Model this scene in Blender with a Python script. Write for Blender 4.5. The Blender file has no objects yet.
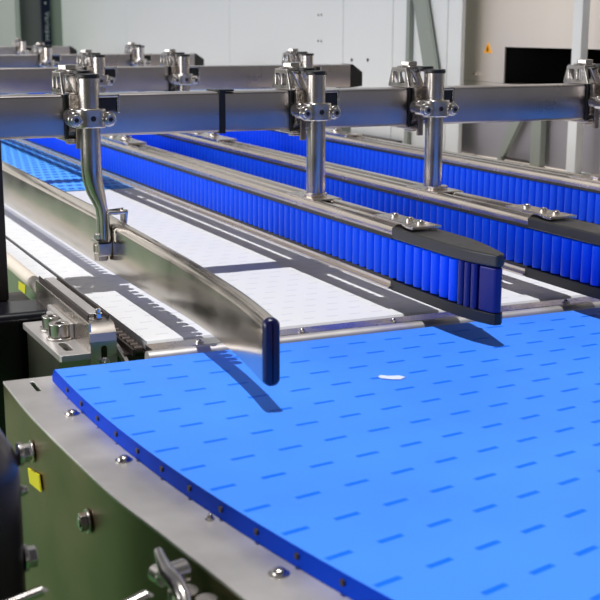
import bpy, bmesh, math, random
from mathutils import Vector, Matrix
random.seed(4)
SC = bpy.context.scene
COL = SC.collection
PI = math.pi

# ------------------------------------------------------------ materials
def newmat(name):
    m = bpy.data.materials.new(name); m.use_nodes = True
    nt = m.node_tree; b = nt.nodes['Principled BSDF']
    return m, nt, b

def lin(c):
    return tuple(((v/255)/12.92 if v/255 <= .04045 else ((v/255+.055)/1.055)**2.4) for v in c) + (1,)

def simple(name, rgb, rough=.5, metal=0., noise=0., nscale=30., bump=0., spec=None, coat=0., stretch=(1,1,1)):
    m, nt, b = newmat(name)
    c = lin(rgb)
    b.inputs['Base Color'].default_value = c
    b.inputs['Roughness'].default_value = rough
    b.inputs['Metallic'].default_value = metal
    if spec is not None: b.inputs['Specular IOR Level'].default_value = spec
    if coat: b.inputs['Coat Weight'].default_value = coat
    if noise or bump:
        tc = nt.nodes.new('ShaderNodeTexCoord'); mp = nt.nodes.new('ShaderNodeMapping')
        mp.inputs['Scale'].default_value = stretch
        n = nt.nodes.new('ShaderNodeTexNoise'); n.inputs['Scale'].default_value = nscale
        n.inputs['Detail'].default_value = 4
        nt.links.new(tc.outputs['Object'], mp.inputs[0]); nt.links.new(mp.outputs[0], n.inputs['Vector'])
        if noise:
            mx = nt.nodes.new('ShaderNodeMix'); mx.data_type = 'RGBA'
            mx.inputs[6].default_value = tuple(v*(1-noise) for v in c[:3])+(1,)
            mx.inputs[7].default_value = tuple(min(1, v*(1+noise)) for v in c[:3])+(1,)
            nt.links.new(n.outputs['Fac'], mx.inputs[0]); nt.links.new(mx.outputs[2], b.inputs['Base Color'])
            mr = nt.nodes.new('ShaderNodeMapRange')
            mr.inputs[3].default_value = max(.05, rough-.1); mr.inputs[4].default_value = rough+.12
            nt.links.new(n.outputs['Fac'], mr.inputs[0]); nt.links.new(mr.outputs[0], b.inputs['Roughness'])
        if bump:
            bp = nt.nodes.new('ShaderNodeBump'); bp.inputs['Strength'].default_value = bump
            bp.inputs['Distance'].default_value = .001
            nt.links.new(n.outputs['Fac'], bp.inputs['Height']); nt.links.new(bp.outputs[0], b.inputs['Normal'])
    return m

STEEL   = simple('brushed_steel', (205,196,188), .25, 1, .14, 22, .06, stretch=(1,1,3))
STEELB  = simple('satin_bar_steel', (172,166,166), .3, 1, .22, 14, .06)
POST    = simple('drawn_post_steel', (196,190,186), .2, 1, .08, 30)
PROF    = simple('smooth_profile_steel', (214,204,194), .24, 1, .06, 16)
STEELP  = simple('polished_cast_steel', (205,200,196), .2, 1, .15, 60, .15)
CAST    = simple('rough_cast_steel', (150,142,134), .3, 1, .5, 220, .8)
GSTEEL  = simple('guide_steel', (206,198,188), .17, 1, .22, 18, .08)
PLATE   = simple('worn_frame_plate', (196,192,190), .42, .75, .2, 26, .1)
WALLST  = simple('frame_wall_steel', (146,126,104), .33, 1, .35, 12, .2)
BRASSY  = simple('cream_rail_plastic', (214,203,190), .45, 0, .06, 20)
BLACK   = simple('black_rubber', (16,16,18), .45, 0)
BLACKG  = simple('black_gloss_plastic', (14,15,22), .22, 0)
CAPTOP  = simple('black_slide_plastic', (44,43,44), .38, 0, .15, 40)
NOSESHD   = simple('shaded_nose_plastic', (5,12,110), .3, 0)  # roller blue darkened: shade at the rail noses is put into the colour
NOSEREF   = simple('reflected_blue_rubber', (5,9,62), .3)  # black rubber with the belt's blue reflection put into its colour
ROLL    = simple('blue_roller_plastic', (0,84,255), .36, 0, .04, 60, spec=.2)
SIDEP   = simple('side_panel_steel', (176,180,160), .3, 1, .1, 8)
WHITEP  = simple('enclosure_paint', (214,218,218), .5, 0, .02, 3)
GREYP   = simple('grey_machine_paint', (128,128,134), .5)
DGREYP  = simple('grey_green_paint', (134,142,134), .55)
NAVYB   = simple('navy_banner_paint', (8,22,62), .5)
LETTER  = simple('white_letter_paint', (225,230,240), .6)
CREAMD  = simple('cream_deck_paint', (206,196,186), .5, 0, .04, 8)
STAINL  = simple('machine_stainless', (226,218,208), .42, .85, .08, 5, .1, stretch=(1,1,.1))
PURPG   = simple('machine_lower_grey', (142,140,146), .5)
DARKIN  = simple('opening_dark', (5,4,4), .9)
YELLOW  = simple('yellow_sticker', (214,206,20), .5)
ORANGE  = simple('warning_yellow', (235,160,10), .5)
GREENB  = simple('green_floor_paint', (52,98,50), .3, 0, .1, 3)
DARKBR  = simple('dark_bronze_paint', (44,36,36), .4)
MOTOR   = simple('motor_paint', (40,37,46), .32, .1)
HALL    = simple('hall_wall_paint', (188,190,188), .7)
LTGREY  = simple('pale_clutter_paint', (228,225,216), .6)
CHAIN   = simple('chain_steel', (70,62,58), .4, .8)
SCUFF   = simple('pale_paper', (205,215,245), .8)
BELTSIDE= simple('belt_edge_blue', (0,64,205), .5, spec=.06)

XC, YC, R0, TH = 2.17, .95, 1.948, .0209
def belt_material(name, base, slot, polar, ox=0, oy=0, px=.0367, py=.0367, sl=.0172, sw=.0030, mottle=.12, rough=.42, diag=0.):
    """modular belt: short drain slots on a regular grid (surface pattern), wear mottling, slight bump"""
    m, nt, b = newmat(name); N = nt.nodes; L = nt.links
    tc = N.new('ShaderNodeTexCoord'); sep = N.new('ShaderNodeSeparateXYZ'); L.new(tc.outputs['Object'], sep.inputs[0])
    def mt(op, a, b_=None, c=None):
        n = N.new('ShaderNodeMath'); n.operation = op
        for i, v in enumerate((a, b_, c)):
            if v is None: continue
            if isinstance(v, (int, float)): n.inputs[i].default_value = v
            else: L.new(v, n.inputs[i])
        return n.outputs[0]
    X, Y = sep.outputs[0], sep.outputs[1]
    if polar:
        dx = mt('SUBTRACT', XC, X); dy = mt('SUBTRACT', YC, Y)
        r = mt('SQRT', mt('ADD', mt('MULTIPLY', dx, dx), mt('MULTIPLY', dy, dy)))
        th = mt('ARCTAN2', dy, dx)
        u = mt('DIVIDE', mt('SUBTRACT', r, 1.713), .0372)
        v = mt('DIVIDE', th, TH)
        dv = mt('MULTIPLY', mt('ABSOLUTE', mt('SUBTRACT', v, mt('ROUND', v))), mt('MULTIPLY', r, TH))
        pu = .0372
    else:
        v = mt('DIVIDE', mt('SUBTRACT', Y, oy), py)
        u = mt('ADD', mt('DIVIDE', mt('SUBTRACT', X, ox), px), mt('MULTIPLY', mt('ROUND', v), diag))
        dv = mt('MULTIPLY', mt('ABSOLUTE', mt('SUBTRACT', v, mt('ROUND', v))), py)
        pu = px
    du = mt('MULTIPLY', mt('ABSOLUTE', mt('SUBTRACT', u, mt('ROUND', u))), pu)
    a = N.new('ShaderNodeMapRange'); a.inputs[1].default_value = sl/2-.0004; a.inputs[2].default_value = sl/2+.0008
    a.inputs[3].default_value = 1; a.inputs[4].default_value = 0; L.new(du, a.inputs[0])
    c = N.new('ShaderNodeMapRange'); c.inputs[1].default_value = sw/2-.0004; c.inputs[2].default_value = sw/2+.0005
    c.inputs[3].default_value = 1; c.inputs[4].default_value = 0; L.new(dv, c.inputs[0])
    mask = mt('MULTIPLY', a.outputs[0], c.outputs[0])
    nz = N.new('ShaderNodeTexNoise'); nz.inputs['Scale'].default_value = 9; nz.inputs['Detail'].default_value = 3
    L.new(tc.outputs['Object'], nz.inputs['Vector'])
    mx = N.new('ShaderNodeMix'); mx.data_type = 'RGBA'
    bc = lin(base)
    mx.inputs[6].default_value = tuple(v_*(1-mottle) for v_ in bc[:3])+(1,)
    mx.inputs[7].default_value = tuple(min(1, v_*(1+mottle)) for v_ in bc[:3])+(1,)
    L.new(nz.outputs['Fac'], mx.inputs[0])
    m2 = N.new('ShaderNodeMix'); m2.data_type = 'RGBA'; L.new(mask, m2.inputs[0]); L.new(mx.outputs[2], m2.inputs[6])
    m2.inputs[7].default_value = lin(slot); L.new(m2.outputs[2], b.inputs['Base Color'])
    b.inputs['Roughness'].default_value = rough; b.inputs['Specular IOR Level'].default_value = .05
    bp = N.new('ShaderNodeBump'); bp.inputs['Strength'].default_value = .5; bp.inputs['Distance'].default_value = .001; bp.invert = True
    L.new(mask, bp.inputs['Height']); L.new(bp.outputs[0], b.inputs['Normal'])
    return m

BLUEB  = belt_material('blue_modular_belt', (66,134,252), (14,104,236), True, mottle=.14, sw=.0040)
WHITEB = belt_material('white_modular_belt', (216,217,220), (198,199,208), False, ox=.33, oy=1.03, px=.0254, py=.0254, sl=.012, sw=.0022, mottle=.03, diag=.5)
FARB   = belt_material('far_blue_mesh_belt', (96,176,250), (10,70,200), False, ox=.33, oy=2.125, px=.0165, py=.045, sl=.0105, sw=.018, mottle=.05, diag=.5)

# ------------------------------------------------------------ mesh building (world coordinates)
class MB:
    def __init__(s): s.bm = bmesh.new()
    def box(s, x0, x1, y0, y1, z0, z1):
        vs = [s.bm.verts.new((x, y, z)) for z in (z0, z1) for x, y in ((x0,y0),(x1,y0),(x1,y1),(x0,y1))]
        for f in ((3,2,1,0),(4,5,6,7),(0,1,5,4),(1,2,6,5),(2,3,7,6),(3,0,4,7)):
            s.bm.faces.new([vs[i] for i in f])
        return s
    def loft(s, rings, cap=True, closed=True):
        R = [[s.bm.verts.new(p) for p in r] for r in rings]
        n = len(R[0])
        for a, b in zip(R, R[1:]):
            for i in range(n if closed else n-1):
                j = (i+1) % n
                s.bm.faces.new((a[i], a[j], b[j], b[i]))
        if cap:
            s.bm.faces.new(list(reversed(R[0]))); s.bm.faces.new(R[-1])
        return s
    def cyl(s, p0, p1, r0, r1=None, n=20):
        p0 = Vector(p0); p1 = Vector(p1); r1 = r0 if r1 is None else r1
        d = (p1-p0).normalized()
        a = d.orthogonal().normalized(); b = d.cross(a)
        if abs(d.z) > .99: a = Vector((1,0,0)); b = Vector((0,1,0)) if d.z > 0 else Vector((0,-1,0))
        rings = [[tuple(p + r*(math.cos(t)*a + math.sin(t)*b)) for t in [2*PI*i/n for i in range(n)]] for p, r in ((p0, r0), (p1, r1))]
        return s.loft(rings)
    def tube(s, pts, r, n=16, flat=None):
        pts = [Vector(p) for p in pts]; rings = []
        for i, p in enumerate(pts):
            d = (pts[min(i+1, len(pts)-1)] - pts[max(i-1, 0)]).normalized()
            a = Vector((1,0,0)); a = (a - d*a.dot(d)).normalized(); b = d.cross(a)
            rr = r[i] if isinstance(r, (list, tuple)) else r
            fl = flat[i] if flat else 1
            rings.append([tuple(p + rr*(fl*math.cos(2*PI*k/n)*a + math.sin(2*PI*k/n)*b)) for k in range(n)])
        return s.loft(rings)
    def prism(s, poly, axis, a0, a1):
        def pt(u, v, w):
            return (u, v, w) if axis == 'z' else ((w, u, v) if axis == 'x' else (u, w, v))
        # poly in (x,y) for z, (y,z) for x, (x,z) for y
        return s.loft([[pt(u, v, a0) for u, v in poly], [pt(u, v, a1) for u, v in poly]])
    def dome(s, c, r, h, n=16, axis='z'):
        rings = []
        for k in range(5):
            t = k/5*PI/2
            rr, zz = r*math.cos(t), h*math.sin(t)
            if axis == 'z': rings.append([(c[0]+rr*math.cos(2*PI*i/n), c[1]+rr*math.sin(2*PI*i/n), c[2]+zz) for i in range(n)])
            elif axis == '-x': rings.append([(c[0]-zz, c[1]+rr*math.cos(2*PI*i/n), c[2]+rr*math.sin(2*PI*i/n)) for i in range(n)])
            else: rings.append([(c[0]+rr*math.cos(2*PI*i/n), c[1]-zz, c[2]+rr*math.sin(2*PI*i/n)) for i in range(n)])
        return s.loft(rings)
    def plate_holes(s, outer, holes, axis, a0, a1):
        """prism with holes: outer/holes are 2D loops"""
        def pt(u, v, w):
            return (u, v, w) if axis == 'z' else ((w, u, v) if axis == 'x' else (u, w, v))
        loops = [outer] + holes
        for w in (a0, a1):
            es = []
            for lp in loops:
                vs = [s.bm.verts.new(pt(u, v, w)) for u, v in lp]
                es += [s.bm.edges.new((vs[i], vs[(i+1) % len(vs)])) for i in range(len(vs))]
            bmesh.ops.triangle_fill(s.bm, use_beauty=True, use_dissolve=False, edges=es)
        for lp in loops:
            s.loft([[pt(u, v, a0) for u, v in lp], [pt(u, v, a1) for u, v in lp]], cap=False)
        return s
    def build(s, name, mat, parent=None, bevel=0., segs=2, angle=35, kind=None):
        bmesh.ops.remove_doubles(s.bm, verts=s.bm.verts[:], dist=1e-6)
        bmesh.ops.recalc_face_normals(s.bm, faces=s.bm.faces[:])
        me = bpy.data.meshes.new(name)
        if parent is not None:
            off = world_loc(parent)
            for v in s.bm.verts: v.co -= off
        s.bm.to_mesh(me); s.bm.free()
        for p in me.polygons: p.use_smooth = True
        me.set_sharp_from_angle(angle=math.radians(angle))
        me.materials.append(mat)
        o = bpy.data.objects.new(name, me); COL.objects.link(o)
        if parent is not None: o.parent = parent
        if bevel:
            bv = o.modifiers.new('bevel', 'BEVEL'); bv.width = bevel; bv.segments = segs
            bv.limit_method = 'ANGLE'; bv.angle_limit = math.radians(40); bv.harden_normals = True
        if kind: o['kind'] = kind
        return o

def world_loc(o):
    v = Vector(o.location)
    while o.parent: o = o.parent; v += Vector(o.location)
    return v

def tag(o, label, cat=None, group=None, kind=None):
    if label: o['label'] = label
    if cat: o['category'] = cat
    if group: o['group'] = group
    if kind: o['kind'] = kind
    return o
def thing(name, loc, label, cat, group=None):
    o = bpy.data.objects.new(name, None); COL.objects.link(o); o.location = loc; o.empty_display_size = .02
    return tag(o, label, cat, group)
def copy_tree(o, parent=None):
    c = o.copy(); COL.objects.link(c); c.parent = parent
    for ch in [k for k in bpy.data.objects if k.parent == o]: copy_tree(ch, c)
    return c
def rrect(x0, x1, y0, y1, r, n=5):
    P = []
    for cx, cy, a in ((x1-r,y0+r,-PI/2),(x1-r,y1-r,0),(x0+r,y1-r,PI/2),(x0+r,y0+r,PI)):
        for k in range(n+1):
            t = a + PI/2*k/n; P.append((cx+r*math.cos(t), cy+r*math.sin(t)))
    return P
def circ(cx, cy, r, n=14): return [(cx+r*math.cos(2*PI*k/n), cy+r*math.sin(2*PI*k/n)) for k in range(n)]
def hexa(cx, cy, r): return [(cx+r*math.cos(PI/3*k), cy+r*math.sin(PI/3*k)) for k in range(6)]

# ------------------------------------------------------------ curved blue belt
def polar(r, th): return (XC - r*math.cos(th), YC - r*math.sin(th))
b = MB()
rs = [R0 - k*(1.25/50) for k in range(51)]
rows = []
rows.append([(XC-r, .986, -.0085) for r in rs]); rows.append([(XC-r, .981, -.002) for r in rs]); rows.append([(XC-r, .976, 0) for r in rs])
nth = 64
for k in range(nth+1):
    th = k*TH/2
    rows.append([(*polar(r, th), 0) for r in rs])
b.loft(rows, cap=False, closed=False)
# outer edge skirt, a modular edge with a small step at every module
sk_top = [(XC-R0, .986, -.0085), (XC-R0, .976, 0)] + [(*polar(R0, k*TH/2), 0) for k in range(nth+1)]
b.loft([[p for p in sk_top], [(p[0], p[1], -.0125) for p in sk_top]], cap=False, closed=False)
b.loft([[(XC-r, .986, -.0085) for r in rs], [(XC-r, .984, -.0125) for r in rs]], cap=False, closed=False)
belt = b.build('curved_conveyor_belt', BLUEB, angle=50)
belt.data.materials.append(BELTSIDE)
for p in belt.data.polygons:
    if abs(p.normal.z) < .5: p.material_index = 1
tag(belt, 'bright blue slotted modular belt curving across the foreground', 'conveyor belt')
for k in range(0, 22):
    th = (k+.45)*TH; x, y = polar(R0, th)
    p = MB().cyl((x+.002, y, -.0055), (x-.0012, y-.0001, -.0055), .0021, n=12).build('hinge_pin', CHAIN, belt)
    x2, y2 = polar(R0, th-.45*TH)

# flake lying on the belt
fl = MB().prism([(.462,.8465),(.468,.8415),(.476,.839),(.4785,.833),(.4715,.829),(.466,.8315),(.459,.838),(.4585,.843)], 'z', .0003, .0009).build('paper_scrap', SCUFF)
tag(fl, 'tiny white scrap lying on the blue curved belt', 'scrap')

# ------------------------------------------------------------ curved frame
fr = thing('curved_conveyor_chassis', (.2, .99, -.35), 'steel frame with rounded top plate curving beside the blue belt at lower left', 'conveyor frame')
OUT = [(.1835,1.003),(.1836,.95),(.1843,.904),(.187,.8496),(.1908,.7895),(.1965,.7107),(.2038,.6592),(.2085,.6252),(.2145,.5814),(.2195,.5445),(.228,.49)] + [(XC-1.997*math.cos(a/100), YC-1.997*math.sin(a/100)) for a in range(26, 152, 9)]
def catmull(P, n=4):
    r = []
    for i in range(len(P)-1):
        p0 = P[max(i-1,0)]; p1 = P[i]; p2 = P[i+1]; p3 = P[min(i+2,len(P)-1)]
        for k in range(n):
            t = k/n
            r.append(tuple(.5*((2*b_)+(-a+c)*t+(2*a-5*b_+4*c-d)*t*t+(-a+3*b_-3*c+d)*t**3) for a,b_,c,d in zip(p0,p1,p2,p3)))
    r.append(P[-1]); return r
OUTS = catmull(OUT)
def inner(x, y):
    if y > .95: return (XC-R0+.014, y)
    a = math.atan2(YC-y, XC-x); return (XC-(R0-.012)*math.cos(a), YC-(R0-.012)*math.sin(a))
inn = [inner(x, y) for x, y in OUTS]
b = MB()
outl = OUTS + list(reversed(inn))
b.plate_holes(outl, [rrect(.2035,.2075,.962,.991,.0019)], 'z', -.0155, -.0128)
b.build('top_plate', PLATE, fr, bevel=.0008)
b = MB()
b.loft([[(x+.0005, y, z) for x, y in OUTS] + [(x+.0045, y, z) for x, y in reversed(OUTS)] for z in (-.42, -.0156)])
b.build('side_panel', WALLST, fr)
for x, y in ((.2146,.8899),(.2216,.7736),(.2475,.5651),(.2394,.6515)):
    r = MB().cyl((x,y,-.0128),(x,y,-.0122),.0062 if y!=.6515 else .003).dome((x,y,-.0122),.0048 if y!=.6515 else .0024,.0034).build('button_screw', STEELP, fr)
def hex_on_wall(x, y, z, r, parent, name='hex_bolt'):
    m = MB(); m.cyl((x, y, z), (x-.0016, y, z), r*1.3); m.prism([(y+r*math.cos(PI/3*k), z+r*math.sin(PI/3*k)) for k in range(6)], 'x', x-.0062, x-.0015)
    m.cyl((x-.0061, y, z), (x-.0072, y, z), r*.6)
    return m.build(name, STEELP, parent, bevel=.0008)
hex_on_wall(.1842, .8985, -.0415, .0068, fr)
hex_on_wall(.1922, .763, -.0485, .0066, fr)
MB().prism([(.917,-.0615),(.877,-.0534),(.8725,-.0657),(.912,-.0724)], 'x', .1836, .1846).build('warning_sticker', YELLOW, fr)
# clamping lever on the frame wall
lv = MB().cyl((.203,.592,-.013),(.191,.590,-.0135),.0065)
lv.tube([(.192,.607,-.006),(.1905,.596,-.0075),(.190,.584,-.010),(.190,.570,-.009),(.190,.560,-.012),(.190,.552,-.020)], [.0026,.0034,.005,.0045,.004,.0034])
lv.cyl((.189,.602,-.0165),(.189,.588,-.0135),.0052)
lv.build('clamp_lever', STEELP, fr, bevel=.0006)
MB().cyl((.199,.586,-.022),(.199,.586,-.06),.0085).cyl((.206,.568,-.02),(.206,.568,-.06),.006).build('lever_stem', STEEL, fr)

# rods in front of the frame
for (p, q, r, lab) in (((.1165,.56,.0062),(.080,.56,-.002),.0026,'short round steel rod at the bottom left edge'),
                    ((.1705,.56,-.0075),(.140,.555,-.014),.0032,'steel rod end below the curved frame by the clamping lever')):
    o = MB().cyl(p, q, r).dome(p, r, .001).build('steel_rod', STEELP); tag(o, lab, 'rod')

# ------------------------------------------------------------ drive motor, bottom left
mt_ = thing('drive_motor', (.10,.66,-.1), 'dark rounded drive motor housing cut by the lower left edge of the photo', 'motor')
MB().box(-.02,.118,.625,.80,-.34,.068).build('motor_housing', MOTOR, mt_, bevel=.032, segs=8)
MB().prism(rrect(.665,.76,-.20,.035,.03), 'x', .118, .1205).build('flange', BLACK, mt_, bevel=.001)
for y, z, r in ((.655,.045,.0055),(.655,.023,.0025),(.655,-.018,.0065)):
    MB().cyl((.1175,y,z),(.120,y,z),r*1.25).prism([(y+r*math.cos(PI/3*k), z+r*math.sin(PI/3*k)) for k in range(6)], 'x', .120, .120+r*.8).build('housing_bolt', STEELP, mt_, bevel=.0006)

mt_.location.x += .0085
# ------------------------------------------------------------ white belt
b = MB(); b.loft([[(.321,1.034,-.009),(.321,1.031,-.004),(.321,1.034,0),(.321,2.088,0),(.321,2.094,-.009)],
                  [(1.075,1.034,-.009),(1.075,1.031,-.004),(1.075,1.034,0),(1.075,2.088,0),(1.075,2.094,-.009)]])
wb = b.build('white_conveyor_belt', WHITEB); tag(wb, 'wide flat white modular belt running under the guide rails', 'conveyor belt')
b = MB().box(.2965,.3155,1.20,4.6,-.008,.0)
sb = b.build('belt_edge_strip', WHITEB); tag(sb, 'narrow white side strip along the left edge of the white belt', 'conveyor strip')
fbm = MB().box(.321,1.075,2.104,5.2,-.010,0).build('infeed_conveyor_belt', FARB)
tag(fbm, 'light blue mesh belt beyond the far end of the white belt', 'conveyor belt')
# bed under belts
bed = thing('conveyor_bed', (.7,2,-.12), 'dark steel bed carrying the white and blue straight belts', 'conveyor bed')
MB().box(.3,1.085,1.035,5.2,-.05,-.0105).build('bed_plate', CHAIN, bed)
MB().box(1.078,1.11,1.03,5.2,-.03,.0045).build('side_rail', STEEL, bed, bevel=.003)
# side frame left of the white belt
sf = thing('conveyor_side_frame', (.283,1.3,-.4), 'straight side frame left of the white belt with cream rounded rail', 'conveyor frame')
prof = [(.2865+.0075*math.cos(t), -.001+.0075*math.sin(t)) for t in [2*PI*k/20 for k in range(20)]]
MB().prism(prof, 'y', 1.285, 4.8).build('rounded_rail', BRASSY, sf)
MB().box(.2835,.2965,1.2,4.8,-.45,-.0085).build('side_panel', SIDEP, sf)
MB().box(.288,.2965,1.2,4.8,-.012,-.002).build('rail_backing', STEEL, sf)
MB().prism([(1.412,-.012),(1.374,-.010),(1.378,-.021),(1.414,-.022)], 'x', .2829, .2840).build('warning_sticker', YELLOW, sf)

# transfer plate between the white and blue belts
tp = thing('transfer_plate', (.6,1.01,-.02), 'steel transfer strip between the white belt and the blue belt', 'transfer plate')
MB().box(.318,1.10,1.0065,1.029,-.006,-.001).build('plate', STEEL, tp, bevel=.0008)
lip = [(.9895+.0155*(1-math.cos(t))*.5+ .001, -.0065+.0070*math.sin(t)) for t in [PI*k/10 for k in range(11)]]
MB().prism(lip + [(1.006,-.012),(.9905,-.012)], 'x', .310, 1.10).build('rounded_lip', PLATE, tp)
for x in (.365,.468,.567,.665,.775,.88):
    MB().cyl((x,1.0145,-.001),(x,1.0145,.0004),.004).dome((x,1.0145,.0004),.003,.002).build('button_screw', STEELP, tp)

# roller chain at the white belt's front left corner
ch = thing('belt_drive_chain', (.31,1.08,-.02), 'dark drive chain beside the front left corner of the white belt', 'chain')
for k in range(9):
    y = 1.035 + k*.0125
    MB().cyl((.3165,y,-.008),(.3085,y,-.008),.0052,n=12).box(.3055,.3085,y-.007,y+.007,-.0115,-.0045).build('chain_link', CHAIN, ch, bevel=.0006)
gd = MB()
arc = [(1.115,-.003),(1.09,-.004),(1.06,-.007),(1.03,-.014),(1.012,-.024),(1.0,-.036)]
gd.loft([[(.2985,y,z),(.3015,y,z+.001),(.3015,y,z-.006),(.2985,y,z-.006)] for y, z in arc])
o = gd.build('curved_chain_guard', STEELP); tag(o, 'thin curved bright metal guard beside the drive chain', 'guard')

# ------------------------------------------------------------ L bracket and mounting block
br = thing('bent_side_bracket', (.285,1.12,-.04), 'bent sheet steel bracket with slotted front face left of the white belt', 'bracket')
def sweepx(path, x0, x1, th):
    rings = []
    for i, (y, z) in enumerate(path):
        a = path[max(i-1,0)]; c = path[min(i+1,len(path)-1)]
        dy, dz = c[0]-a[0], c[1]-a[1]; L = math.hypot(dy, dz); ny, nz = -dz/L*th, dy/L*th
        rings.append([(x0,y,z),(x1,y,z),(x1,y+ny,z+nz),(x0,y+ny,z+nz)])
    return rings
pth = [(1.262,.0185),(1.20,.0185),(1.10,.0185),(1.065,.0185),(1.052,.0165),(1.0445,.0095),(1.043,0)]
MB().loft(sweepx(pth, .271, .2955, .0025)).build('top_flange', STEEL, br)
MB().plate_holes([(.271,-.045),(.2955,-.045),(.2955,.002),(.271,.002)], [rrect(.2805,.2865,-.034,-.002,.0029)], 'y', 1.043, 1.0455).build('front_face', STEEL, br)
MB().box(.2705,.273,1.046,1.262,-.03,.019).build('side_web', STEEL, br, bevel=.0008)
MB().box(.2785,.2895,1.075,1.255,.0185,.0215).build('clamping_bar', PLATE, br, bevel=.001)
MB().box(.2735,.2750,1.06,1.258,.0185,.0235).build('edge_rib', DARKBR, br, bevel=.0006)
MB().box(.2925,.2940,1.06,1.258,.0185,.0225).build('edge_rib', DARKBR, br, bevel=.0006)
MB().cyl((.2850,1.066,.0185),(.2850,1.066,.0235),.0042,n=6).cyl((.2850,1.066,.0235),(.2850,1.066,.0275),.0024).build('hex_bolt', STEELP, br, bevel=.0005)
MB().cyl((.2835,1.0425,-.0165),(.2835,1.038,-.0165),.0042,n=6).cyl((.2835,1.038,-.0165),(.2835,1.036,-.0165),.002).build('hex_bolt', STEELP, br, bevel=.0005)

bl = thing('mounting_block', (.258,1.11,-.12), 'steel mounting block with two large socket screws left of the bent bracket', 'mounting block')
ol = [(.2445,1.044),(.2725,1.044),(.2725,1.186),(.2405,1.186),(.2395,1.184),(.2395,1.182),(.2430,1.046)]
MB().plate_holes(ol, [rrect(.252,.260,1.060,1.092,.0035), rrect(.252,.260,1.137,1.166,.0035)], 'z', -.014, -.008).build('top_plate', PLATE, bl, bevel=.0012)
MB().box(.2425,.271,1.047,1.18,-.09,-.0145).build('block_body', SIDEP, bl)
for (x, y, s) in ((.259,1.143,1.0),(.2585,1.108,1.12)):
    m = MB(); m.cyl((x,y,-.008),(x,y,-.0055),.0115*s, n=28)
    m.plate_holes(circ(x,y,.0092*s,24), [hexa(x,y,.0046*s)], 'z', -.0055, .0065*s)
    m.prism(hexa(x,y,.0046*s), 'z', -.0052, 0)
    m.build('socket_screw', STEELP, bl, bevel=.0008)
MB().box(.262,.272,1.135,1.178,-.008,.0035).box(.266,.2705,1.10,1.19,-.008,.0075).build('clamp_jaw', PLATE, bl, bevel=.0012)

# gearbox housing and beam, post at the far left
gb = thing('gearbox_housing', (.2,1.2,-.4), 'black gearbox housing behind the mounting block at the left edge', 'gearbox')
MB().box(.205,.2755,1.20,1.268,-.36,-.002).build('housing', BLACKG, gb, bevel=.008, segs=3)
MB().cyl((.10,1.225,-.046),(.210,1.225,-.046),.048,n=48).build('motor_end', MOTOR, gb, bevel=.006, segs=3)
o = MB().box(.05,.276,1.305,1.36,-.030,-.0135).build('cross_beam', DARKBR, bevel=.0015)
tag(o, 'dark horizontal beam behind the black gearbox housing', 'beam')
o = MB().box(.228,.2525,1.315,1.345,-.013,.1625).build('support_post', DARKBR, bevel=.0015)
tag(o, 'dark upright post at the left edge under the nearest crossbar', 'post')

# ------------------------------------------------------------ steel guide with black nose (left)
gu = thing('curved_guide_rail', (.36,1.3,.01), 'leftmost guide rail with smooth steel face and dark rounded nose bending over the blue belt', 'guide rail')
PATH = catmull([(.356,4.6),(.356,1.35),(.356,1.20),(.3562,1.10),(.3555,1.03),(.353,.96),(.3495,.90),(.3440,.845),(.3380,.802)], 5)
def zspan(y):
    T = ((5,.017,.0785),(1.35,.017,.0785),(1.1,.0195,.0735),(.95,.0220,.0715),(.80,.0200,.0705),(0,.02,.0705))
    for (ya,a1,a2),(yb_,b1,b2) in zip(T, T[1:]):
        if ya >= y >= yb_:
            t = (ya-y)/(ya-yb_); return a1+(b1-a1)*t, a2+(b2-a2)*t
def guide_rings(prof):
    rings = []
    for i, (x, y) in enumerate(PATH):
        a = PATH[max(i-1,0)]; c = PATH[min(i+1,len(PATH)-1)]
        dx, dy = c[0]-a[0], c[1]-a[1]; L = math.hypot(dx, dy); nx, ny = -dy/L, dx/L   # to the right side
        if nx < 0: nx, ny = -nx, -ny
        zl, zh = zspan(y)
        rings.append([(x+nx*u, y+ny*u, zl+(zh-zl)*w) for u, w in prof])
    return rings
gp = [(0,.03),(.002,0),(.010,0),(.0125,.05),(.0125,.88),(.0115,.96),(.0095,1.0),(.007,1.0),(.0045,.975),(.0018,.92),(.0002,.86),(0,.84)]
MB().loft(guide_rings(gp)).build('steel_face', GSTEEL, gu, angle=30)
n0 = Vector((PATH[-1][0], PATH[-1][1], 0)); d0 = (n0 - Vector((PATH[-2][0], PATH[-2][1], 0))).normalized(); s0 = Vector((-d0.y, d0.x, 0)) 
if s0.x < 0: s0 = -s0
m = MB(); rings = []
for t, g in ((-.001,.0),(.003,.0),(.005,.0012),(.006,.003)):
    rings.append([tuple(n0 + d0*t + s0*(.0064+u) + Vector((0,0,z))) for u, z in rrect(-.0063+g*.5,.0063-g*.5,.0192+g,.0712-g,.0055,6)])
m.loft(rings).build('rubber_nose', NOSEREF, gu)
m = MB(); prev = []
rp = []
for i in range(len(PATH)-1):
    (x0_, y0_), (x1_, y1_) = PATH[i], PATH[i+1]; L = math.hypot(x1_-x0_, y1_-y0_); k = max(1, int(L/.0165))
    for j in range(k):
        t = j/k; rp.append((x0_+(x1_-x0_)*t, y0_+(y1_-y0_)*t))
for (x, y) in [q for q in rp if .935 < q[1] < 2.6]:
    m.cyl((x+.0160,y,.025),(x+.0160,y,.060),.0052,n=10)
m.build('roller_row', ROLL, gu, kind='stuff')

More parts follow.
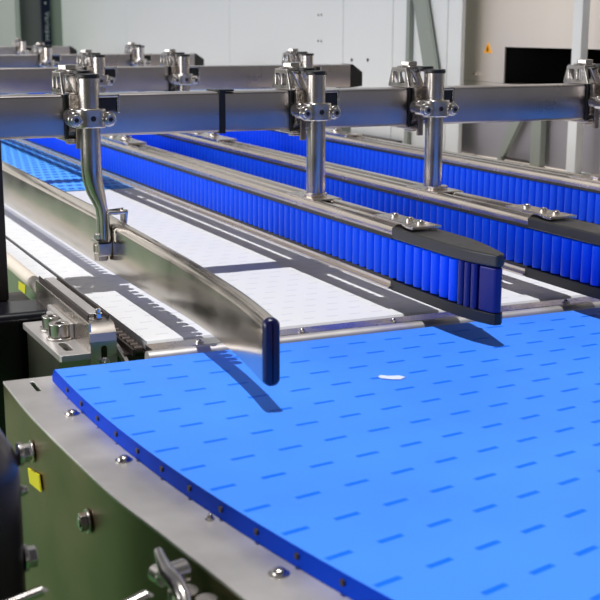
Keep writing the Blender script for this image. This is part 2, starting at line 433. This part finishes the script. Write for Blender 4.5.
# ------------------------------------------------------------ double sided roller rails
PITCH = .0165
def make_rail():
    t = thing('roller_guide_rail', (.598,.887,.018), '', 'guide rail', 'blue roller guide rails')
    x0 = .598
    def ridge(a, b, z0, z1, n=8):
        return [(a, z0)] + [((a+b)/2 - (b-a)/2*math.cos(PI*k/n), z0+.003+(z1-z0-.003)*math.sin(PI*k/n)**.6) for k in range(n+1)] + [(b, z0)]
    YN = 1.06
    MB().prism(ridge(x0+.001,x0+.0135,.0665,.0785), 'y', YN, 4.9).build('left_top_profile', PROF, t)
    MB().prism(ridge(x0+.0205,x0+.0385,.0665,.0785), 'y', YN, 4.9).build('right_top_profile', PROF, t)
    MB().box(x0-.0005,x0+.0138,YN,4.9,.0635,.0668).box(x0+.021,x0+.0392,YN,4.9,.0635,.0668).build('upper_slide_strip', BLACK, t)
    MB().box(x0+.001,x0+.0135,YN,4.9,.0125,.0195).box(x0+.0205,x0+.0385,YN,4.9,.0125,.0195).box(x0-.004,x0+.002,YN,4.9,.0115,.0145).build('lower_profile', PROF, t, bevel=.001)
    MB().box(x0+.002,x0+.013,YN,4.9,.0192,.0222).box(x0+.0215,x0+.0375,YN,4.9,.0192,.0222).build('lower_slide_strip', BLACK, t)
    # cross webs that tie both sides together
    w = MB()
    for y in (1.10, 1.95, 2.14, 2.9, 3.7, 4.5): w.box(x0+.012,x0+.022,y-.01,y+.01,.0665,.076).box(x0+.012,x0+.022,y-.01,y+.01,.0125,.0205)
    w.build('tie_web', STEEL, t)
    # plastic nose, tapering to the tip
    nose = [(x0-.0005,YN+.002),(x0-.0005,.955),(x0+.0008,.933),(x0+.0035,.912),(x0+.0085,.893),(x0+.0115,.888),(x0+.0175,.888),(x0+.0215,.892),(x0+.0275,.915),(x0+.0335,.94),(x0+.038,.97),(x0+.0395,YN+.002)]
    MB().prism(nose, 'z', .0635, .0755).build('nose_top', CAPTOP, t, bevel=.002)
    MB().prism(nose, 'z', .0105, .0215).build('nose_bottom', BLACK, t, bevel=.001)
    cr = [(x0+.012,YN-.005),(x0+.012,.93),(x0+.0135,.905),(x0+.0175,.905),(x0+.020,.93),(x0+.026,YN-.005)]
    MB().prism(cr, 'z', .020, .064).build('nose_core', BLACK, t)
    MB().prism([(x0+.0060,.9085),(x0+.0088,.8925),(x0+.012,.8885),(x0+.017,.8885),(x0+.0205,.893),(x0+.022,.905),(x0+.010,.911)], 'z', .0215, .063).build('nose_shoe', NOSESHD, t, bevel=.0015)
    for k, (x, y) in enumerate(((x0+.0068,.9165),(x0+.0056,.9260),(x0+.0048,.9355))):
        MB().cyl((x+.0008,y,.0215),(x+.0008,y,.063),.0042,n=14).build('nose_roller', NOSESHD, t)
    # roller curtain, near 90 as parts
    ys = [.9490 + k*PITCH for k in range(237)]
    def roller_mb(m, x, y, n=16):
        m.cyl((x,y,.0228),(x,y,.0618),.0074,n=n); m.cyl((x,y,.0618),(x,y,.0625),.0074,.0066,n=n); m.cyl((x,y,.0200),(x,y,.0225),.0036,n=8)
        return m
    first = None
    for y in ys[:95]:
        if first is None:
            first = roller_mb(MB(), x0+.0078, y).build('roller', ROLL, t, angle=40); fy = y
        else:
            c = first.copy(); COL.objects.link(c); c.parent = t; c.location = first.location + Vector((0, y-fy, 0))
    m = MB()
    for y in ys[95:]: roller_mb(m, x0+.0078, y, 10)
    m.build('far_rollers', ROLL, t, kind='stuff')
    m = MB()
    for y in ys: roller_mb(m, x0+.0305, y+.004, 10)
    m.build('right_side_rollers', ROLL, t, kind='stuff')
    # splice plate with three screws at the nose joint
    MB().prism([(x0+.002,1.024),(x0+.002,1.035),(x0+.007,1.055),(x0+.007,1.115),(x0+.0335,1.115),(x0+.0335,1.06),(x0+.036,1.03),(x0+.036,1.024)], 'z', .0775, .0805).build('splice_plate', STEEL, t, bevel=.0008)
    for y in (1.042,1.064,1.095):
        MB().cyl((x0+.022,y,.0805),(x0+.022,y,.0825),.0045).dome((x0+.022,y,.0825),.0038,.002).build('button_screw', STEELP, t)
    # foot saddle under the post
    MB().box(x0+.0005,x0+.0385,1.25,1.325,.077,.0790).cyl((x0+.0185,1.28,.0785),(x0+.0185,1.28,.083),.0135,n=24).build('foot_saddle', STEEL, t, bevel=.001)
    # joint plate below second crossbar with two tall bolts
    MB().plate_holes(rrect(x0+.0005,x0+.0385,1.99,2.24,.005), [rrect(x0+.008,x0+.015,2.02,2.06,.003), rrect(x0+.022,x0+.029,2.13,2.165,.003)], 'z', .0775, .081).build('joint_plate', STEEL, t, bevel=.0008)
    for y in (2.17, 2.085):
        MB().cyl((x0+.030,y,.081),(x0+.030,y,.083),.010).cyl((x0+.030,y,.083),(x0+.030,y,.089),.0068,n=6).dome((x0+.030,y,.089),.0062,.0055).build('hex_bolt', STEELP, t, bevel=.0005)
    return t
railA = make_rail(); railA.location += Vector((-.008, 0, .0088))
railB = copy_tree(railA); railB.location.x += .165
railC = copy_tree(railA); railC.location.x += .415
railA['label'] = 'front blue roller guide rail whose black nose ends over the blue belt'
railB['label'] = 'middle blue roller guide rail, its black nose leaving at the right edge'
railC['label'] = 'rearmost blue roller guide rail, beside the cream deck'

# ------------------------------------------------------------ crossbars
BZ0, BZ1 = .1635, .2090
def crossbar(y, x0, x1, label, strap=False, cap=True):
    t = thing('crossbar', ((x0+x1)/2, y+.02, BZ0), label, 'crossbar', 'steel crossbars over the conveyor')
    m = MB(); m.prism([(y+u, z) for u, z in rrect(0,.04,BZ0,BZ1,.003,3)], 'x', x0, x1); m.build('square_tube', STEELB, t, angle=50)
    if cap:
        m = MB(); m.loft([[(x1+dx, y+.02+(v-.5)*.04*s, (BZ0+BZ1)/2+(w-.5)*(BZ1-BZ0)*s2+o_) for v, w in ((0,0),(1,0),(1,1),(0,1))] for dx, s, s2, o_ in ((-.001,1.04,1.03,0),(.004,1.04,1.03,0),(.03,.7,.62,-.007))])
        m.build('end_plug', BLACK, t, bevel=.001)
    if strap:
        m = MB(); m.box(.500,.5075,y-.0015,y+.0415,BZ0-.0018,BZ1+.0016).box(.499,.518,y-.0015,y+.01,BZ1+.0005,BZ1+.0028)
        m.build('rubber_strap', BLACK, t, bevel=.0008)
    return t
crossbar(1.31, -.02, 1.215, 'nearest steel crossbar, with a thin black strap, over the rail ends', strap=True)
bar2 = crossbar(2.225, .0, 1.135, 'second steel crossbar from the front, ending in a black plug', cap=True)
crossbar(3.32, .0, 1.195, 'third steel crossbar from the front, partly behind the second one')
crossbar(4.83, .2, 1.215, 'farthest and smallest steel crossbar at upper left')

# legs holding the crossbars on the far side
def leg(y, bar):
    m = MB().box(1.118,1.140,y+.005,y+.035,.0072,BZ0).box(1.1125,1.16,y-.01,y+.05,.0012,.007)
    m.build('leg', DGREYP, bar, bevel=.0015)
leg(2.225, bar2)

# ------------------------------------------------------------ hanging post clamps
def hanger(X, Y, label, post_bottom=.0905, bent=False, blackcap=True):
    """Y = post axis; the bar face is 30 mm behind it"""
    t = thing('post_clamp', (X, Y, .08), label, 'post clamp', 'post clamps on the crossbars')
    yb = Y+.03
    # post
    if not bent:
        MB().cyl((X,Y,post_bottom),(X,Y,.2265),.011,n=28).build('post', POST, t)
    else:
        pts = [(X,Y,.2265),(X,Y,.15),(X,Y,.130),(X+.0010,Y,.118),(X+.0035,Y-.001,.106),(X+.0065,Y-.002,.096),(X+.0085,Y-.003,.088),(X+.009,Y-.003,.078),(X+.009,Y-.003,.05)]
        rr = [.011,.011,.011,.011,.0108,.0105,.0105,.0105,.0105]; fl = [1,1,1,.97,.9,.75,.62,.55,.52]
        MB().tube(pts, rr, n=24, flat=fl).build('bent_post', POST, t)
    MB().cyl((X,Y,.2265),(X,Y,.2312),.0122,n=28).build('post_cap', BLACK, t, bevel=.001)
    # front clamp plate, rubber liner at its edge, bottom flange and rear jaw
    MB().box(X-.0165,X+.009,yb-.006,yb-.001,.168,.2085).box(X-.0165,X+.009,yb-.011,yb-.006,.189,.2085).box(X-.0095,X-.002,yb-.008,yb-.003,.150,.180).build('front_plate', CAST, t, bevel=.0012)
    MB().box(X-.0205,X-.0165,yb-.0035,yb-.0005,.160,.2085).build('rubber_liner', BLACK, t, bevel=.0008)
    MB().box(X-.020,X-.002,yb-.006,yb+.046,.1575,.1616).box(X-.017,X-.006,yb+.002,yb+.012,.1545,.158).build('bottom_flange', STEEL, t, bevel=.0012)
    MB().box(X-.018,X+.004,yb+.0415,yb+.046,.1575,.2105).build('rear_jaw', STEELP, t, bevel=.001)
    # bridge over the bar: flank with two windows, top, struts
    o_ = [(yb-.006,.2092),(yb+.047,.2092),(yb+.040,.2285),(yb+.036,.2312),(yb+.006,.2312),(yb+.002,.2290)]
    h1 = rrect(yb+.005,yb+.0175,.2135,.2270,.002,3)
    h2 = rrect(yb+.0235,yb+.0360,.2135,.2270,.002,3)
    MB().plate_holes(o_, [h1, h2], 'x', X-.0225, X-.0190).build('bridge_flank', STEELP, t, bevel=.0007)
    MB().plate_holes(o_, [h1, h2], 'x', X+.0045, X+.0075).build('bridge_flank', STEELP, t, bevel=.0007)
    MB().box(X-.0225,X+.0075,yb+.003,yb+.039,.2297,.2322).build('bridge_top', STEELP, t, bevel=.001)
    m = MB()
    for y0_, y1_ in ((-.006,-.001),(.041,.046)):
        m.loft([[(X-.0195,yb+y_,.2300),(X-.0085,yb+y_,.2300),(X+.0000,yb+y_,.2092),(X-.0085,yb+y_,.2092)] for y_ in (y0_, y1_)])
    m.box(X-.0225,X+.0085,yb-.006,yb+.046,.2080,.2105)
    m.build('bridge_strut', STEELP, t, bevel=.001)
    xc, yc = X-.0080, yb+.021
    MB().cyl((xc,yc,.2322),(xc,yc,.2340),.0150,n=24).prism(hexa(xc,yc,.0115), 'z', .2340, .2395).cyl((xc,yc,.2105),(xc,yc,.2300),.0045).build('hex_bolt', STEELP, t, bevel=.0009)
    MB().cyl((X+.0005,yb-.004,.2340),(X+.0005,yb-.004,.2300),.0105,n=22).build('rubber_washer', BLACK, t, bevel=.0007)
    # black insert right of the post with its steel lip
    MB().box(X+.010,X+.0360,yb-.012,yb-.0008,.190,.2050).build('plastic_insert', BLACK, t, bevel=.0015)
    MB().box(X+.0360,X+.0390,yb-.013,yb-.0005,.188,.2085).box(X+.009,X+.0390,yb-.013,yb-.0005,.2050,.2080).build('steel_lip', STEELP, t, bevel=.001)
    # knuckle around the post
    z0, z1 = .1745, .1950; zc = (z0+z1)/2
    cap = [(X+cx+.0115*math.cos(t_), Y-.001+.0145*math.sin(t_)) for cx, a in ((.006,-PI/2),(-.006,PI/2)) for t_ in [a+PI*k/10 for k in range(11)]]
    MB().plate_holes(cap, [circ(X,Y,.0109,20)], 'z', z0, z1).build('knuckle', STEELP, t, bevel=.002, segs=3)
    MB().cyl((X-.0185,Y-.0125,zc-.001),(X-.0185,Y+.006,zc-.001),.0080,n=28).cyl((X+.0185,Y-.0125,zc-.001),(X+.0185,Y+.006,zc-.001),.0080,n=28).box(X-.0185,X+.0185,Y-.0118,Y-.008,z0+.002,z1-.004).cyl((X-.0155,Y+.004,zc+.001),(X-.0155,Y+.020,zc+.001),.0088,n=24).build('knuckle_lobes', STEELP, t, bevel=.0018)
    for s in (-1, 1):
        MB().cyl((X+s*.0185,Y-.012,zc-.001),(X+s*.0185,Y-.0175,zc-.001),.0056,n=22).build('socket_screw', STEELP, t, bevel=.001)
        MB().prism(hexa(X+s*.0185,zc-.001,.0026), 'y', Y-.0178, Y-.0172).build('hex_socket', BLACK, t)
    MB().cyl((X,Y-.0130,zc),(X,Y-.0158,zc),.0030,n=14).build('bore', BLACK, t)
    return t
hA = hanger(.6085, 1.28, 'post clamp on the nearest crossbar standing on the front roller rail')
def put(dx, dy, label):
    c = copy_tree(hA); c.location += Vector((dx-.004, dy, 0)); c['label'] = label; return c
put(.163, 0, 'post clamp on the nearest crossbar standing on the middle roller rail')
put(.431, 0, 'post clamp on the nearest crossbar at the right edge of the photo')
put(0, .915, 'post clamp on the second crossbar, seen just behind the bent post clamp')
put(.163, .915, 'post clamp on the second crossbar above the middle roller rail, left of the black strap')
put(.420, .915, 'post clamp on the second crossbar above the rearmost roller rail')
put(.163, 2.01, 'post clamp on the third crossbar in front of the navy lettered strip')
put(.420, 2.01, 'post clamp on the third crossbar, small, standing before the white wall')
put(.420, 3.52, 'tiny post clamp on the farthest crossbar at the upper left corner')
hD = hanger(.3405, 1.28, 'leftmost post clamp with a bent post reaching down to the steel guide rail', bent=True)
hD.name = 'bent_post_clamp'
# lower clamp of the bent post, hooked over the steel guide
m = MB()
m.box(.3405,.3555,1.262,1.292,.049,.0535).box(.3405,.3555,1.262,1.266,.0365,.0535)
m.box(.3515,.3545,1.262,1.272,.050,.0845).box(.3515,.3735,1.262,1.280,.0815,.0850).box(.3705,.3735,1.262,1.280,.070,.0850)
m.build('guide_hook', STEELP, hD, bevel=.0015)
MB().prism(hexa(.3475,1.277,.0078), 'z', .0535, .0600).cyl((.3475,1.277,.060),(.3475,1.277,.072),.0038).build('hook_nut', STEELP, hD, bevel=.0007)
MB().cyl((.3475,1.277,.0490),(.3475,1.277,.0395),.0090,n=24).prism(hexa(.3475,1.277,.0080), 'z', .0300, .0395).build('hook_bolt', STEEL, hD, bevel=.0008)
MB().cyl((.346,1.285,.066),(.3555,1.285,.066),.0045,n=14).build('side_pin', STEELP, hD, bevel=.0006)

for q in [o for o in bpy.data.objects if o.name.startswith(('post_clamp','bent_post_clamp'))]: q.location.z += .0013
# ------------------------------------------------------------ background: deck, wall, machine
o = MB().box(1.1105,1.60,1.2,2.4,-.03,.001).box(1.1105,1.52,2.4,5.6,-.03,.001).build('side_deck', CREAMD)
tag(o, 'cream coloured flat deck between the rearmost rail and the machine wall', 'deck')
wl = thing('enclosure_wall', (1.48,4,.0), 'tall white panelled enclosure wall running behind the crossbars', 'machine enclosure')
ys = [2.345,2.405,2.565,2.66,2.93,3.75,4.9,5.98]
for a, c in zip(ys, ys[1:]):
    w = MB().box(1.47,1.481,a+.0012,c-.0012,.0015,1.3).build('wall_panel', WHITEP, wl, bevel=.0025)
MB().box(1.472,1.4795,2.35,5.97,.002,1.29).build('seam_backing', DGREYP, wl)
MB().box(1.455,1.4695,2.6,6.2,.0015,.012).build('kick_strip', DARKBR, wl)
for y, z in ((3.08,.316),(3.06,.316),(3.08,.246),(3.06,.246),(2.8755,.1997),(2.786,.2018)):
    s = 1 if y > 3 else 1.6
    MB().cyl((1.47,y,z),(1.468,y,z),.0028*s,n=10).build('panel_screw', DARKBR, wl)
bx = MB().prism([(2.508,.42),(2.566,.42),(2.452,.10),(2.395,.10)], 'x', 1.456, 1.464).build('diagonal_band', DGREYP)  # flat grey green diagonal band just off the wall panels
tag(bx, 'grey green diagonal band in front of the white enclosure wall', 'brace')
bx = MB().box(1.458,1.468,2.556,2.572,.0015,.5).build('upright_strip', DGREYP)
tag(bx, 'thin grey upright strip beside the diagonal band', 'trim')
sp = MB().box(1.455,1.473,1.900,1.928,.0072,.8).box(1.450,1.490,1.892,1.936,.0012,.007).build('frame_post', WHITEP, bevel=.002)
tag(sp, 'pale square post standing on the cream deck in front of the dark opening', 'post')
mc = thing('stainless_machine', (1.6,1.8,0), 'stainless machine with a wide black opening at the upper right', 'machine')
# face with opening
MB().box(1.515,1.519,2.240,2.46,.165,1.2).build('steel_panel', STAINL, mc)
MB().box(1.515,1.519,1.1,2.240,.2420,1.2).build('steel_panel', STAINL, mc)
MB().box(1.516,1.56,1.1,2.46,.0015,.1500).build('lower_panel', PURPG, mc)
MB().box(1.515,1.56,1.1,2.46,.150,.164).build('sill', STAINL, mc)
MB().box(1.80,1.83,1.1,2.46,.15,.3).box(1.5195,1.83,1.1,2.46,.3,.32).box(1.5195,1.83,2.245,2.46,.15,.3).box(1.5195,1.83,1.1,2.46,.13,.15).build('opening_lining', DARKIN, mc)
yy = 2.305
w = MB().prism([(yy-.016,.228),(yy+.016,.228),(yy+.0,.2505)], 'x', 1.5135, 1.5149).build('warning_triangle', ORANGE, mc)
MB().prism([(yy-.003,.2315),(yy+.005,.2315),(yy+.001,.236),(yy+.004,.236),(yy-.002,.2445),(yy,.239),(yy-.003,.239)], 'x', 1.5128, 1.5134).build('bolt_symbol', BLACK, w)
MB().cyl((1.515,2.345,.182),(1.506,2.345,.182),.005,n=14).build('button_screw', STEELP, mc)
lg = thing('panel_shade_bars', (1.5,2.1,.0015), 'dark grey upright and slanting bars added for reflected shade before the lower machine panel', 'shade shape')  # reflected shade on the lower panel, modelled as added dark bars
MB().box(1.490,1.505,2.063,2.098,.002,.125).build('upright_shade', DGREYP, lg, bevel=.002)
MB().prism([(2.115,.125),(2.155,.125),(2.222,.002),(2.205,.002)], 'x', 1.492, 1.503).build('slanting_shade', DGREYP, lg, bevel=.001)
MB().box(1.492,1.503,2.098,2.205,.006,.010).build('lower_shade_bar', DARKBR, lg)
MB().box(1.49,1.5145,1.83,1.862,.0015,.13).build('leg', DARKBR, mc, bevel=.002)

# machine column with lettering, far left
cm = thing('machine_column', (1.6,6.9,-.9), 'grey machine column with a navy lettered strip at the upper left', 'machine')
MB().box(1.515,1.6487,7.2,7.9,-.9,1.6).build('grey_door', GREYP, cm)
MB().box(1.6487,1.7000,7.18,7.9,-.9,1.6).build('navy_strip', NAVYB, cm)
MB().box(1.7000,1.85,7.2,7.9,-.9,1.6).build('edge_panel', simple('sage_panel_paint',(168,178,172),.5), cm)
MB().box(1.487,1.515,7.15,7.9,-.9,1.6).build('edge_post', WHITEP, cm)
cu = bpy.data.curves.new('machine_lettering', 'FONT'); cu.body = 'Variopac'; cu.size = .040; cu.extrude = .001; cu.space_character = 1.18
tmp = bpy.data.objects.new('tmp', cu); COL.objects.link(tmp); bpy.context.view_layer.update()
me = bpy.data.meshes.new_from_object(tmp.evaluated_get(bpy.context.evaluated_depsgraph_get()))
bpy.data.objects.remove(tmp)
me.materials.append(LETTER)
lt = bpy.data.objects.new('lettering', me); COL.objects.link(lt); lt.parent = cm
# baseline runs downwards, letters turned clockwise
lt.matrix_local = Matrix.Translation(Vector((1.667, 7.178, .371)) - Vector(cm.location)) @ Matrix(((0,1,0,0),(0,0,-1,0),(-1,0,0,0),(0,0,0,1)))
MB().cyl((1.672,7.18,.42),(1.672,7.177,.42),.006,n=12).build('lettering_dot', LETTER, cm)
# pale equipment further back at the very left
eq = thing('pale_equipment', (1.5,8.6,-.9), 'pale blurred equipment at the very left top corner', 'machine')
MB().box(1.40,1.85,8.6,9.0,-.9,.34).build('cabinet', LTGREY, eq, bevel=.01)
MB().box(1.42,1.80,8.57,8.6,.36,.46).build('grey_sign', GREYP, eq)
MB().box(1.44,1.72,8.55,8.6,.20,.26).build('shelf', GREYP, eq, bevel=.01)
MB().cyl((1.66,8.56,.2),(1.72,8.5,.2),.03).build('knob', BLACK, eq)

# ------------------------------------------------------------ hall
o = MB().box(-6,6,-3,11,-.95,-.9).build('floor', GREENB); o['kind'] = 'structure'

# ------------------------------------------------------------ light
W = bpy.data.worlds.new('hall_light'); SC.world = W; W.use_nodes = True
nt = W.node_tree; N = nt.nodes; bg = N['Background']
tc = N.new('ShaderNodeTexCoord'); sp_ = N.new('ShaderNodeSeparateXYZ'); nt.links.new(tc.outputs['Generated'], sp_.inputs[0])
rp_ = N.new('ShaderNodeValToRGB'); nt.links.new(sp_.outputs[2], rp_.inputs[0])
mrn = N.new('ShaderNodeMapRange'); mrn.inputs[1].default_value = -1; mrn.inputs[2].default_value = 1
nt.links.new(sp_.outputs[2], mrn.inputs[0]); nt.links.new(mrn.outputs[0], rp_.inputs[0])
cr = rp_.color_ramp
cr.elements[0].position = 0; cr.elements[0].color = (.05,.06,.05,1)
cr.elements[1].position = 1; cr.elements[1].color = (.13,.13,.14,1)
for p, c in ((.47,(.10,.10,.10,1)),(.51,(.95,.92,.88,1)),(.62,(1.0,.98,.95,1)),(.74,(.22,.22,.24,1))):
    e = cr.elements.new(p); e.color = c
fy = N.new('ShaderNodeMapRange'); fy.inputs[1].default_value = -.75; fy.inputs[2].default_value = .05; fy.inputs[3].default_value = .28; fy.inputs[4].default_value = 1
nt.links.new(sp_.outputs[1], fy.inputs[0])
vm = N.new('ShaderNodeVectorMath'); vm.operation = 'SCALE'; nt.links.new(rp_.outputs[0], vm.inputs[0]); nt.links.new(fy.outputs[0], vm.inputs['Scale'])
nt.links.new(vm.outputs[0], bg.inputs[0]); bg.inputs[1].default_value = .85

sun = bpy.data.lights.new('high_bay_lamp', 'SUN'); sun.energy = 3.3; sun.angle = math.radians(1.2); sun.color = (1,.985,.96)
so = bpy.data.objects.new('high_bay_lamp', sun); COL.objects.link(so)
d = Vector((.02, -.035, -1)); so.rotation_euler = d.to_track_quat('-Z', 'Y').to_euler()
def area(name, loc, target, sx, sy, e, col=(1,1,1)):
    l = bpy.data.lights.new(name, 'AREA'); l.shape = 'RECTANGLE'; l.size = sx; l.size_y = sy; l.energy = e; l.color = col
    o = bpy.data.objects.new(name, l); COL.objects.link(o); o.location = loc
    o.rotation_euler = (Vector(target)-Vector(loc)).to_track_quat('-Z', 'Y').to_euler(); return o
area('side_fill_light', (-3.4, 2.4, .8), (1.2, 2.6, .1), 4.5, 1.2, 115, (1,.99,.98))  # unseen fill lamp added to brighten the left-facing surfaces

# ------------------------------------------------------------ camera
cam = bpy.data.cameras.new('camera'); co = bpy.data.objects.new('camera', cam); COL.objects.link(co); SC.camera = co
cam.sensor_width = 36; cam.sensor_fit = 'HORIZONTAL'; cam.lens = 1211/600*36; cam.clip_start = .01
f = 1211.
dX = Vector((2700,265,-f)).normalized(); dY = Vector((-570,273,-f)).normalized()
dZ = dX.cross(dY).normalized(); dY = dZ.cross(dX)
M = Matrix((dX, dY, dZ))      # rows: world axes in camera space -> this is R^T, i.e. camera-to-world
co.matrix_world = Matrix.Translation((0,0,.28)) @ M.to_4x4()
cam.dof.use_dof = True; cam.dof.focus_distance = 1.25; cam.dof.aperture_fstop = 20
SC.view_settings.view_transform = 'Standard'; SC.view_settings.look = 'None'
SC.view_settings.exposure = .12; SC.view_settings.gamma = 1; SC.view_settings.use_curve_mapping = False
